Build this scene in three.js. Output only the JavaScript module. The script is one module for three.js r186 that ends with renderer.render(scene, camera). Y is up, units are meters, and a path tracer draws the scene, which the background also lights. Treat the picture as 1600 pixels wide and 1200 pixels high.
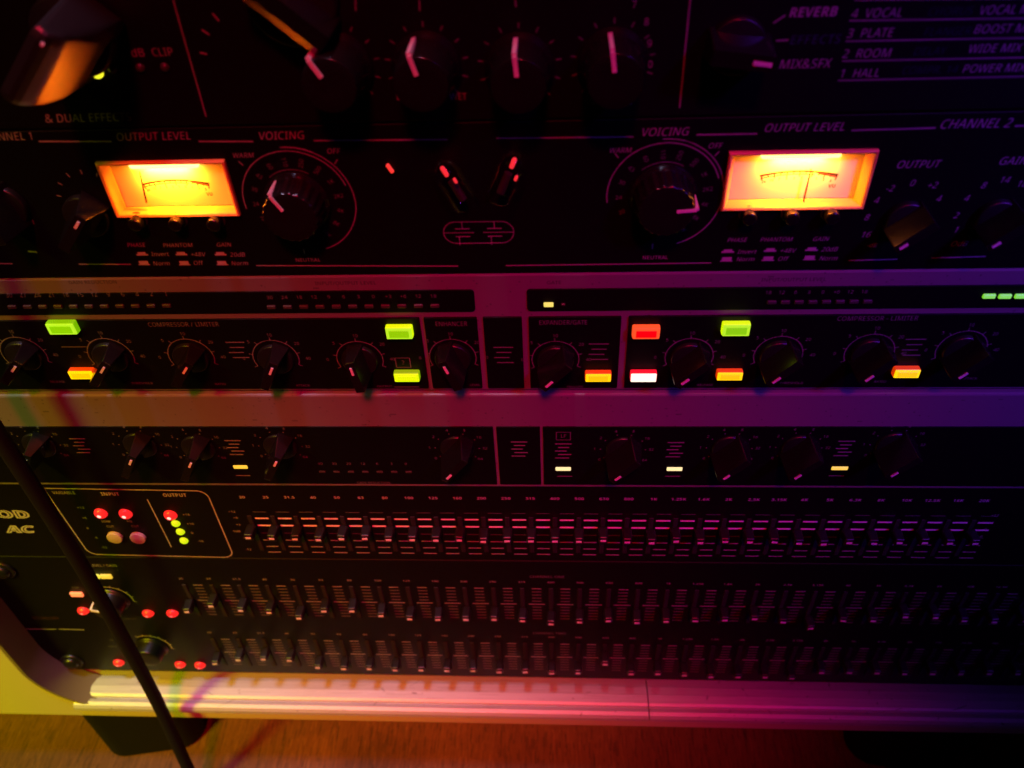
import * as THREE from 'three';
import { RoundedBoxGeometry } from 'three/addons/geometries/RoundedBoxGeometry.js';
import { mergeGeometries, toCreasedNormals } from 'three/addons/utils/BufferGeometryUtils.js';
import { RectAreaLightUniformsLib } from 'three/addons/lights/RectAreaLightUniformsLib.js';

// ---------------------------------------------------------------- camera, light, exposure
RectAreaLightUniformsLib.init();
const scene = new THREE.Scene();
scene.background = new THREE.Color(0x000000);          // dark surroundings: the added lamps and the meters give the light
const camera = new THREE.PerspectiveCamera(50.22, 4 / 3, 0.01, 20);
camera.position.set(0.0203, 0.08478, 0.19018);
camera.rotation.set(-0.72963, 0.07281, -0.05131, 'YXZ');
camera.focus = 0.262;
camera.userData.fStop = 13;
const renderer = new THREE.WebGLRenderer({ antialias: true });
renderer.toneMapping = THREE.LinearToneMapping;
renderer.toneMappingExposure = 1;
renderer.shadowMap.enabled = true;

// added unseen lamps: amber, red, blue give the colour gradient; overhead lavender brightens sill
const ADDED_LAMPS = [
  { name: 'amber', at: [-0.66, 0.60, 0.60], aim: [-0.306, -0.195, 0.02], color: [1.0, 0.94, 0.0], cd: 8.8, angle: 0.195, penumbra: 1, size: 8 },
  { name: 'red', at: [0.02, 0.86, 0.72], aim: [-0.046, -0.205, 0], color: [1.0, 0.001, 0.04], cd: 10.6, angle: 0.140, penumbra: 1, size: 5 },
  { name: 'blue', at: [0.66, 0.60, 0.56], aim: [0.225, 0.015, 0], color: [0.20, 0.025, 1.0], cd: 4.6, angle: 0.165, penumbra: 1, size: 5 },
  { name: 'lavender', at: [-0.11, 1.22, 0.15], aim: [-0.120, -0.278, 0.012], color: [0.62, 0.62, 1.0], cd: 6.6, angle: 0.080, penumbra: 1, size: 6 },
];

// ---------------------------------------------------------------- helpers
let seed = 12345;
const rnd = () => { seed = (seed * 1664525 + 1013904223) >>> 0; return seed / 4294967296; };
const V = (x, y, z) => new THREE.Vector3(x, y, z);
const U = 0.04445, W = 0.4826, HW = W / 2;
function mat(rgb, roughness, metalness = 0, extra = {}) {
  const m = new THREE.MeshStandardMaterial({ roughness, metalness, ...extra });
  m.color.setRGB(...rgb); return m;
}
function glow(rgb, k, base = [0.2, 0.2, 0.2]) {
  const m = new THREE.MeshStandardMaterial({ roughness: 0.35 });
  m.color.setRGB(...base); m.emissive.setRGB(...rgb); m.emissiveIntensity = k; return m;
}
function mesh(name, geo, m, parent, pos) {
  const o = new THREE.Mesh(geo, m); o.name = name; o.castShadow = o.receiveShadow = true;
  if (pos) o.position.set(...pos);
  parent.add(o); return o;
}
function group(name, parent, pos = [0, 0, 0]) {
  const g = new THREE.Group(); g.name = name; g.position.set(...pos); parent.add(g); return g;
}
function thing(name, label, category, grp) {
  const g = group(name, scene); g.userData = { label, category };
  if (grp) g.userData.group = grp;
  return g;
}
const box = (w, h, d, r = 0.0004) => new RoundedBoxGeometry(w, h, d, 2, Math.min(r, w * 0.45, h * 0.45, d * 0.45));
function roundRect(x0, y0, x1, y1, r, S = new THREE.Shape()) {
  S.moveTo(x0 + r, y0); S.lineTo(x1 - r, y0); S.absarc(x1 - r, y0 + r, r, -Math.PI / 2, 0, false);
  S.lineTo(x1, y1 - r); S.absarc(x1 - r, y1 - r, r, 0, Math.PI / 2, false);
  S.lineTo(x0 + r, y1); S.absarc(x0 + r, y1 - r, r, Math.PI / 2, Math.PI, false);
  S.lineTo(x0, y0 + r); S.absarc(x0 + r, y0 + r, r, Math.PI, Math.PI * 1.5, false);
  return S;
}
// a slab whose front face lies at z = front
function slab(shape, depth, front, bevel = 0.0004) {
  const g = new THREE.ExtrudeGeometry(shape, { depth: depth - bevel, bevelEnabled: bevel > 0, bevelThickness: bevel, bevelSize: bevel, bevelOffset: -bevel, bevelSegments: 2, curveSegments: 10 });
  g.translate(0, 0, front - depth); return g;
}
function planarUV(geo, y0, y1) {
  const p = geo.attributes.position, uv = new Float32Array(p.count * 2);
  for (let i = 0; i < p.count; i++) { uv[2 * i] = (p.getX(i) + HW) / W; uv[2 * i + 1] = (p.getY(i) - y0) / (y1 - y0); }
  geo.setAttribute('uv', new THREE.BufferAttribute(uv, 2)); return geo;
}

// ---------------------------------------------------------------- print on the panels
const WHITE = '#a2a29e', GREY = '#82827f', DIM = '#6a6a6a';
class Print {                                            // a sheet of ink, in metres, for one unit
  constructor(y0, y1, ground) {
    this.y0 = y0; this.y1 = y1; this.k = 2048 / W;
    this.c = document.createElement('canvas'); this.c.width = 2048; this.c.height = Math.round((y1 - y0) * this.k);
    this.g = this.c.getContext('2d'); const g = this.g;
    g.fillStyle = ground; g.fillRect(0, 0, this.c.width, this.c.height);
    for (let i = 0; i < 2600; i++) {                     // dust and small scuffs
      g.fillStyle = rnd() < 0.6 ? 'rgba(120,116,108,' + (0.02 + rnd() * 0.06) + ')' : 'rgba(0,0,0,0.25)';
      const s = 0.6 + rnd() * 1.6; g.fillRect(rnd() * 2048, rnd() * this.c.height, s * (rnd() < 0.1 ? 4 : 1), s);
    }
  }
  X(x) { return (x + HW) * this.k; } Y(y) { return (this.y1 - y) * this.k; }
  text(s, x, y, mm, o = {}) {
    const g = this.g; g.save(); g.translate(this.X(x), this.Y(y));
    if (o.rot) g.rotate(-o.rot);
    if (o.slant) g.transform(1, 0, -o.slant, 1, 0, 0);
    if (o.wide) g.scale(o.wide, 1);
    g.fillStyle = o.ink || WHITE; g.textAlign = o.align || 'center'; g.textBaseline = 'middle';
    g.font = (o.bold ? 'bold ' : '') + (mm * 0.001 * this.k).toFixed(2) + 'px sans-serif';
    g.fillText(s, 0, 0); g.restore();
  }
  line(x0, y0, x1, y1, mm = 0.35, ink = WHITE) {
    const g = this.g; g.strokeStyle = ink; g.lineWidth = mm * 0.001 * this.k; g.lineCap = 'butt';
    g.beginPath(); g.moveTo(this.X(x0), this.Y(y0)); g.lineTo(this.X(x1), this.Y(y1)); g.stroke();
  }
  arc(x, y, r, a0, a1, mm = 0.3, ink = WHITE) {          // angles in degrees, counter-clockwise from +x
    const g = this.g; g.strokeStyle = ink; g.lineWidth = mm * 0.001 * this.k; g.beginPath();
    g.arc(this.X(x), this.Y(y), r * this.k, -a0 * Math.PI / 180, -a1 * Math.PI / 180, a1 > a0); g.stroke();
  }
  ticks(x, y, r0, r1, a0, a1, n, mm = 0.3, ink = WHITE) {
    for (let i = 0; i < n; i++) { const a = (a0 + (a1 - a0) * i / (n - 1)) * Math.PI / 180, c = Math.cos(a), s = Math.sin(a); this.line(x + r0 * c, y + r0 * s, x + r1 * c, y + r1 * s, mm, ink); }
  }
  rect(x0, y0, x1, y1, ink = WHITE) { this.g.fillStyle = ink; this.g.fillRect(this.X(x0), this.Y(y1), (x1 - x0) * this.k, (y1 - y0) * this.k); }
  path(pts, mm = 0.35, ink = WHITE, r = 0) {
    const g = this.g; g.strokeStyle = ink; g.lineWidth = mm * 0.001 * this.k; g.lineJoin = 'round'; g.beginPath();
    pts.forEach(([x, y], i) => { const X = this.X(x), Y = this.Y(y); if (!i) g.moveTo(X, Y); else if (r && i < pts.length - 1) g.arcTo(X, Y, this.X(pts[i + 1][0]), this.Y(pts[i + 1][1]), r * this.k); else g.lineTo(X, Y); });
    g.stroke();
  }
  material(roughness, extra = {}) {
    const t = new THREE.CanvasTexture(this.c); t.colorSpace = THREE.SRGBColorSpace; t.anisotropy = 8;
    return new THREE.MeshPhysicalMaterial({ map: t, roughness, specularIntensity: 0.4, ...extra });
  }
}

// ---------------------------------------------------------------- shared materials
const M = {
  blackPlastic: mat([0.006, 0.006, 0.006], 0.36),
  glossKnob: mat([0.006, 0.006, 0.006], 0.2),
  ridgeKnob: mat([0.006, 0.006, 0.006], 0.13),
  satinKnob: mat([0.006, 0.006, 0.006], 0.24),
  lacquerSoft: new THREE.MeshPhysicalMaterial({ color: 0x0a0a0a, roughness: 0.33, ior: 3.2 }),
  lacquer: new THREE.MeshPhysicalMaterial({ color: 0x0a0a0a, roughness: 0.24, ior: 2.9 }),
  pointer: mat([0.66, 0.64, 0.60], 0.55),
  silver: mat([0.3, 0.3, 0.3], 0.42, 0.35),
  chassis: mat([0.03, 0.03, 0.03], 0.6),
  slot: mat([0.004, 0.004, 0.004], 0.8),
  alu: mat([0.80, 0.80, 0.80], 0.6, 0.4),
  caseShell: mat([0.46, 0.40, 0.28], 0.6),
  rubber: new THREE.MeshPhysicalMaterial({ color: 0x080808, roughness: 0.75, specularIntensity: 0.5 }),
  trim: mat([0.15, 0.115, 0.075], 0.55),
  steel: mat([0.10, 0.10, 0.10], 0.4, 0.8),
  cream: mat([0.86, 0.80, 0.66], 0.7),
  amberPlastic: mat([0.80, 0.44, 0.12], 0.35),
  ledOff: mat([0.05, 0.045, 0.04], 0.3),
};

{
  const c = document.createElement('canvas'); c.width = 2048; c.height = 128; const g = c.getContext('2d');
  g.fillStyle = '#e4e4e4'; g.fillRect(0, 0, 2048, 128);
  for (let i = 0; i < 1500; i++) { const d = rnd(); g.fillStyle = d < 0.6 ? `rgba(120,116,110,${0.05 + rnd() * 0.16})` : `rgba(255,255,255,${0.1 + rnd() * 0.3})`; g.fillRect(rnd() * 2048, rnd() * 128, 8 + rnd() * 90, 0.5 + rnd() * 0.9); }
  for (let i = 0; i < 110; i++) { g.fillStyle = `rgba(${rnd() < 0.6 ? '60,54,50' : '110,104,98'},${0.10 + rnd() * 0.35})`; g.beginPath(); g.ellipse(rnd() * 2048, rnd() * 128, 1 + rnd() * 5, 0.6 + rnd() * 1.4, rnd() * 3, 0, 7); g.fill(); }
  for (let i = 0; i < 30; i++) { g.strokeStyle = `rgba(70,66,62,${0.2 + rnd() * 0.4})`; g.lineWidth = 0.6 + rnd(); g.beginPath(); const x = rnd() * 2048, y = rnd() * 128; g.moveTo(x, y); g.lineTo(x + (rnd() - 0.5) * 60, y + (rnd() - 0.5) * 30); g.stroke(); }
  const m = new THREE.CanvasTexture(c); m.colorSpace = THREE.SRGBColorSpace; m.wrapS = m.wrapT = THREE.RepeatWrapping;
  const b = m.clone(); b.colorSpace = THREE.NoColorSpace;
  M.alu.map = m; M.alu.bumpMap = b; M.alu.bumpScale = 0.00025; M.alu.color.setRGB(0.66, 0.66, 0.66);
}

// ---------------------------------------------------------------- building blocks of the units
function chassis(t, y0, y1) {
  mesh('chassis', box(0.432, y1 - y0 - 0.003, 0.18, 0.001), M.chassis, t, [0, (y0 + y1) / 2, -0.0934]);
}
function turned(profile, flutes = 0, depth = 0, seg = 48) {   // profile of [radius, z]; axis +z
  const pos = [], idx = [], n = profile.length;
  for (let j = 0; j <= seg; j++) {
    const a = j / seg * Math.PI * 2;
    profile.forEach(([r, z, fl = 1]) => { const rr = r * (1 - depth * fl * (0.5 + 0.5 * Math.cos(a * flutes))); pos.push(rr * Math.cos(a), rr * Math.sin(a), z); });
  }
  for (let j = 0; j < seg; j++) for (let i = 0; i < n - 1; i++) { const a = j * n + i, b = a + n; idx.push(a, b, a + 1, b, b + 1, a + 1); }
  const g = new THREE.BufferGeometry(); g.setAttribute('position', new THREE.Float32BufferAttribute(pos, 3)); g.setIndex(idx); g.computeVertexNormals(); return g;
}
function roundKnob(t, x, y, r, len, deg, o = {}) {
  const k = group('knob', t, [x, y, 0]);
  mesh('cap', turned([[r * 1.12, 0.0003, 0], [r * 1.12, len * 0.10, 0], [r * 1.02, len * 0.18, 0], [r, len * 0.26], [r * 0.95, len * 0.9], [r * 0.9, len * 0.97], [r * 0.84, len, 0], [r * 0.5, len + 0.0001, 0], [0, len, 0]], o.flutes ?? 16, 0.05, 96), o.m || M.glossKnob, k);
  const pw = o.pw || 0.0009, a = deg * Math.PI / 180;
  const side = new THREE.BoxGeometry(0.0009, pw, len * 0.8); side.translate(r * 0.975, 0, len * 0.59);
  const face = new THREE.BoxGeometry(r * 0.62, pw, 0.0005); face.translate(r * 0.64, 0, len + 0.0002);
  const g = mergeGeometries([side, face]); g.rotateZ(a);
  mesh('pointer', g, M.pointer, k);
  return k;
}
// a knob with a raised finger ridge across it; lean = how far each flank leans in over the height
function ridgeKnob(t, x, y, r, len, deg, o = {}) {
  const k = group('knob', t, [x, y, 0]), a = deg * Math.PI / 180;
  const sk = r * (o.skirt || 1);
  mesh('skirt', turned([[sk, 0.0003], [sk * 0.98, len * 0.16], [sk * 0.90, len * 0.22], [0, len * 0.24]], 0, 0, 48), M.blackPlastic, k);
  const wb = o.wb || r * 0.5, wt = o.wt || r * 0.26, L = (o.L || 0.98) * r;
  const S = new THREE.Shape(), sec = o.section || [[-wb, 0], [wb, 0], [wt, len], [-wt, len]]; sec.forEach(([u, v], i) => (i ? S.lineTo(u, v) : S.moveTo(u, v))); S.closePath();
  let g = new THREE.ExtrudeGeometry(S, { depth: 2 * L, bevelEnabled: true, bevelThickness: r * (o.bevel || 0.08), bevelSize: r * (o.bevel || 0.08) * 0.6, bevelOffset: -r * (o.bevel || 0.08) * 0.6, bevelSegments: 4 });
  g.translate(0, 0, -L); g.rotateX(Math.PI / 2); g.rotateZ(Math.PI / 2);   // ridge along +x, height +z
  g.rotateZ(a);
  if (o.smooth) g = toCreasedNormals(g, 0.7);
  g.translate(0, 0, len * 0.02);
  mesh('ridge', g, o.m || M.ridgeKnob, k);
  const p = new THREE.BoxGeometry(r * (o.pl || 0.62), o.pw || 0.0007, 0.0004); p.translate(r * (o.po ?? 0.62), 0, len * 1.02 + 0.0001); p.rotateZ(a);
  mesh('pointer', p, M.pointer, k);
  return k;
}
function litButton(t, x, y, w, h, lens, body, face = lens, depth = 0.0022) {
  const b = group('button', t, [x, y, 0]);
  mesh('body', box(w, h, depth, 0.0005), body, b, [0, 0, depth / 2 + 0.0002]);
  mesh('lens', box(w * 0.96, h * 0.92, 0.0006, 0.0003), lens, b, [0, 0, depth + 0.0003]);
  mesh('lens_face', box(w * 0.74, h * 0.60, 0.0004, 0.0002), face, b, [0, 0, depth + 0.0006]);
  return b;
}
const domeGeo = new THREE.SphereGeometry(1, 20, 12, 0, Math.PI * 2, 0, Math.PI / 2); domeGeo.rotateX(Math.PI / 2);
function led(t, x, y, r, m, z = 0) {
  const o = mesh('indicator_light', domeGeo, m, t, [x, y, z]); o.scale.set(r, r, r * 0.8); return o;
}
function bar(t, x, y, w, h, m, z = 0.0005, name = 'indicator_light') { return mesh(name, box(w, h, 0.001, 0.0003), m, t, [x, y, z]); }

// ---------------------------------------------------------------- the floor and the case
const FLOOR = -0.338;
{
  const c = document.createElement('canvas'); c.width = c.height = 1024; const g = c.getContext('2d');
  g.fillStyle = '#5e3624'; g.fillRect(0, 0, 1024, 1024);
  for (let i = 0; i < 90; i++) { g.fillStyle = `rgba(${rnd() < 0.5 ? '40,22,14' : '190,132,90'},${0.03 + rnd() * 0.05})`; g.beginPath(); g.ellipse(rnd() * 1024, rnd() * 1024, 20 + rnd() * 90, 14 + rnd() * 60, rnd() * 3, 0, 7); g.fill(); }
  for (let i = 0; i < 26000; i++) { const v = rnd(); g.fillStyle = v < 0.5 ? `rgba(24,12,7,${0.08 + rnd() * 0.20})` : `rgba(170,115,80,${0.04 + rnd() * 0.10})`; g.fillRect(rnd() * 1024, rnd() * 1024, 1 + rnd() * 1.6, 6 + rnd() * 26); }
  const t = new THREE.CanvasTexture(c); t.colorSpace = THREE.SRGBColorSpace; t.wrapS = t.wrapT = THREE.RepeatWrapping; t.repeat.set(8, 8);
  const b = t.clone(); b.colorSpace = THREE.NoColorSpace; b.repeat.set(8, 8);
  const m = new THREE.MeshStandardMaterial({ map: t, roughness: 0.9, bumpMap: b, bumpScale: 0.0012 });
  const G = new THREE.PlaneGeometry(2.4, 2.4); G.rotateX(-Math.PI / 2);
  const f = mesh('floor', G, m, scene, [0, FLOOR, 0.2]); f.userData = { kind: 'structure', label: 'brown short pile carpet under the rack case', category: 'floor' };
}
const OX = 0.2177, OR = 0.272, OB = -0.2776, FZ = 0.013, CB = -0.2868, CT = 0.135;   // opening half width and foot, case front, case foot and top
{
  const t = thing('rack_case', 'tan moulded rack case with aluminium sill and black rubber feet', 'rack case');
  const S = roundRect(-0.296, CB, 0.296, CT, 0.016);
  const hole = roundRect(-OX, OB, OR, CT - 0.03, 0.034, new THREE.Path()); S.holes.push(hole);
  mesh('front_frame', slab(S, 0.016, FZ, 0.0014), M.caseShell, t);
  const d = 0.30, zc = -0.0035 - d / 2;
  mesh('bottom_shell', box(0.570, 0.006, d, 0.002), M.caseShell, t, [0, CB + 0.0035, zc]);
  mesh('top_shell', box(0.570, 0.006, d, 0.002), M.caseShell, t, [0, CT - 0.0035, zc]);
  for (const s of [-1, 1]) mesh('side_shell', box(0.008, CT - CB - 0.002, d, 0.002), M.caseShell, t, [s * 0.2905, (CT + CB) / 2, zc]);
  mesh('back_shell', box(0.570, CT - CB - 0.016, 0.006, 0.002), M.caseShell, t, [0, (CT + CB) / 2, -0.299]);
  // dark edge trim lining the sides of the opening and its rounded corners
  for (const s of [-1, 1]) {
    const ex = s < 0 ? OX : OR, R = 0.034, w = 0.0016, cx = ex - R, cy = OB + R, e = new THREE.Shape();
    e.moveTo(ex - 0.0001, CT - 0.07); e.lineTo(ex - 0.0001, cy); e.absarc(cx, cy, R - 0.0001, 0, -Math.PI / 2 + 0.14, true); e.absarc(cx, cy, R - w, -Math.PI / 2 + 0.14, 0, false); e.lineTo(ex - w, CT - 0.07); e.closePath();
    const g = new THREE.ExtrudeGeometry(e, { depth: 0.0145, bevelEnabled: false, curveSegments: 16 });
    if (s < 0) { g.rotateY(Math.PI); g.translate(0, 0, 0.0137); } else g.translate(0, 0, -0.0008);
    mesh('edge_trim', g, M.trim, t);
  }
  // aluminium sill: an extruded section (z, y) in two lengths that meet in a fine joint
  const P = [[-0.004, -0.2742], [0.001, -0.2724], [0.0050, -0.2719], [0.0086, -0.2722], [0.0097, -0.2728], [0.0101, -0.2738], [0.0106, -0.2738], [0.0110, -0.2728], [0.0126, -0.2725], [0.0141, -0.2731], [0.0149, -0.2746], [0.0150, -0.2766], [0.0146, -0.2772], [0.0134, -0.2773], [0.0130, -0.2775], [-0.004, -0.2775]];
  const sec = new THREE.Shape(); P.forEach(([z, y], i) => (i ? sec.lineTo(-z, y) : sec.moveTo(-z, y))); sec.closePath();
  const x0 = -0.2049, x1 = 0.237, j = 0.0614;
  for (const [a, b] of [[x0, j - 0.00025], [j + 0.00025, x1]]) {
    const g = new THREE.ExtrudeGeometry(sec, { depth: b - a, bevelEnabled: false }); g.rotateY(Math.PI / 2); g.translate(a, 0, 0);
    { const p = g.attributes.position, u = g.attributes.uv; for (let i = 0; i < p.count; i++) u.setXY(i, (p.getX(i) + 0.25) / 0.5, (p.getZ(i) - p.getY(i)) / 0.03); }
    mesh('sill_rail', g, M.alu, t);
  }
  for (const s of [-1, 1]) {
    const F = roundRect(-0.0235, -0.014, 0.0235, 0.014, 0.010), g = new THREE.ExtrudeGeometry(F, { depth: CB - FLOOR - 0.004, bevelEnabled: true, bevelThickness: 0.002, bevelSize: 0.002, bevelSegments: 3, curveSegments: 8 });
    g.rotateX(-Math.PI / 2); g.translate(0, FLOOR + 0.002, 0);
    const f = mesh('foot', g, M.rubber, t, [s * 0.193, 0, -0.008]); f.rotation.y = s * -0.16;
  }
}

// ---------------------------------------------------------------- effects mixer (only its lower part is in view)
{
  const y0 = 0.0002, y1 = 2 * U - 0.0002;
  const t = thing('effects_processor', 'black rack effects mixer with ridge knobs and a printed reverb program table', 'effects unit');
  chassis(t, y0, y1);
  const P = new Print(y0, y1, '#050506'), sl = 0.2;
  P.line(-0.0648,0.0336, -0.0653,0.0024, 0.35, WHITE); P.line(0.0496,0.0305, 0.0497,0.0021, 0.35, WHITE);
  P.text('-6', -0.0828,0.0185, 2.4, { ink: WHITE }); P.text('dB', -0.0770,0.0182, 2.6, { ink: WHITE, wide: 1.1 }); P.text('CLIP', -0.0711,0.0182, 2.6, { ink: WHITE });
  P.text('& DUAL EFFECTS', -0.0950,0.0027, 3.0, { ink: WHITE, slant: sl });
  // knob scales
  P.line(-0.0568,0.0265, -0.0557,0.0247, 0.45, WHITE); P.line(-0.0603,0.0230, -0.0588,0.0218, 0.45, WHITE); P.line(-0.0623,0.0179, -0.0606,0.0175, 0.45, WHITE);
  const dials = [[-0.0337,0.0203, 120], [-0.0115,0.0207, 106], [0.0114,0.0201, 95], [0.0324,0.0206, 98]].map(([x, y, a]) => [x - 0.0072 * Math.cos(a * Math.PI / 180), y - 0.0072 * Math.sin(a * Math.PI / 180), a]);
  for (const [x, y] of dials) P.ticks(x, y, 0.0085, 0.0098, 225, -45, 11, 0.28, GREY);
  P.text('DRY', -0.0158,0.0063, 2.2, { ink: WHITE }); P.text('WET', -0.0029,0.0060, 2.2, { ink: WHITE }); P.text('DIRECT', 0.0118,0.0060, 2.2, { ink: WHITE }); P.text('VARIATION', 0.0330,0.0041, 2.2, { ink: WHITE });
  P.text('7', 0.0376,0.0258, 2.2, { ink: WHITE }); P.text('8', 0.0405,0.0222, 2.2); P.text('9', 0.0415,0.0175, 2.2); P.text('10', 0.0414,0.0127, 2.2, { ink: WHITE });
  P.line(-0.0239,0.0285, -0.0242,0.0261, 0.3, WHITE); P.line(-0.0097,0.0281, -0.0099,0.0257, 0.3, WHITE); P.line(0.0115,0.0276, 0.0116,0.0260, 0.3, WHITE);
  // program selector and table
  P.text('REVERB', 0.0767,0.0233, 2.9, { bold: true, slant: 0.12 }); P.text('EFFECTS', 0.0783,0.0174, 2.9, { ink: '#2a2a4a', bold: true, slant: 0.12 }); P.text('MIX&SFX', 0.0771,0.0119, 2.9, { slant: 0.12 });
  P.line(0.0684,0.0211, 0.0708,0.0228, 0.4); P.line(0.0696,0.0173, 0.0724,0.0174, 0.4, WHITE);
  const rows = [['4  VOCAL', 'CHORUS', 'VOCAL MIX', 0.0850,0.0228, 0.1013,0.0227, 0.1122,0.0225, 0.0848,0.0212, 0.1277,0.0207], ['3  PLATE', 'FLANGER', 'BOOST MIX', 0.0850,0.0186, 0.1017,0.0185, 0.1123,0.0185, 0.0850,0.0168, 0.1293,0.0165],
    ['2  ROOM', 'DELAY', 'WIDE MIX', 0.0851,0.0141, 0.1007,0.0142, 0.1125,0.0143, 0.0852,0.0124, 0.1310,0.0122], ['1  HALL', 'COMPR. 14', 'POWER MIX', 0.0854,0.0096, 0.0992,0.0099, 0.1127,0.0099, 0.0853,0.0079, 0.1326,0.0079]];
  for (const [a, b, c, ax, ay, bx, by, cx, cy, lx, ly, mx, my] of rows) {
    P.text(a, ax, ay, 2.7, { align: 'left', slant: 0.12 }); P.text(b, bx, by, 2.5, { align: 'left', slant: 0.12, ink: '#26264a' }); P.text(c, cx, cy, 2.6, { align: 'left', slant: 0.12, ink: WHITE });
    P.line(lx, ly, mx, my, 0.3, WHITE);
  }
  P.line(0.0849,0.0255, 0.1260,0.0249, 0.3, WHITE);
  mesh('front_panel', planarUV(slab(roundRect(-HW, y0, HW, y1, 0.001), 0.003, 0), y0, y1), P.material(0.55), t);
  // two large ridge knobs whose flanks mirror the amber meter below them
  ridgeKnob(t, -0.0890, 0.0235, 0.0125, 0.024, 45, { smooth: true, section: [[-0.0074, 0], [0.005, 0], [0.003, 0.0235], [0.0012, 0.0240], [0.0000, 0.0239], [-0.0012, 0.0232], [-0.0024, 0.0218], [-0.0035, 0.0200], [-0.0045, 0.0178], [-0.0054, 0.0150], [-0.0062, 0.0118]], L: 0.62, pl: 0.06, m: M.lacquerSoft, bevel: 0.2, skirt: 0.75 });
  ridgeKnob(t, -0.0379, 0.0294, 0.0105, 0.0108, 138.5, { section: [[-0.0034, 0], [0.0036, 0], [0.0036, 0.0089], [0.0013, 0.0108], [-0.0024, 0.0108]], L: 0.95, pl: 0.08, m: M.lacquer });
  for (const [x, y, a] of dials) roundKnob(t, x, y, 0.0072, 0.012, a, { pw: 0.001, flutes: 0 });
  ridgeKnob(t, 0.0609,0.0167, 0.0066, 0.010, -8, { pw: 0.0009 });
  const dot = [M.ledOff, M.ledOff, M.ledOff];
  [[-0.0843,0.0148], [-0.0775,0.0148], [-0.0716,0.0148]].forEach(([x, y], i) => led(t, x, y, 0.0011, dot[i]));
  led(t, -0.0884,0.0141, 0.0016, glow([0.75, 0.72, 0.02], 1.6));
}

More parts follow.
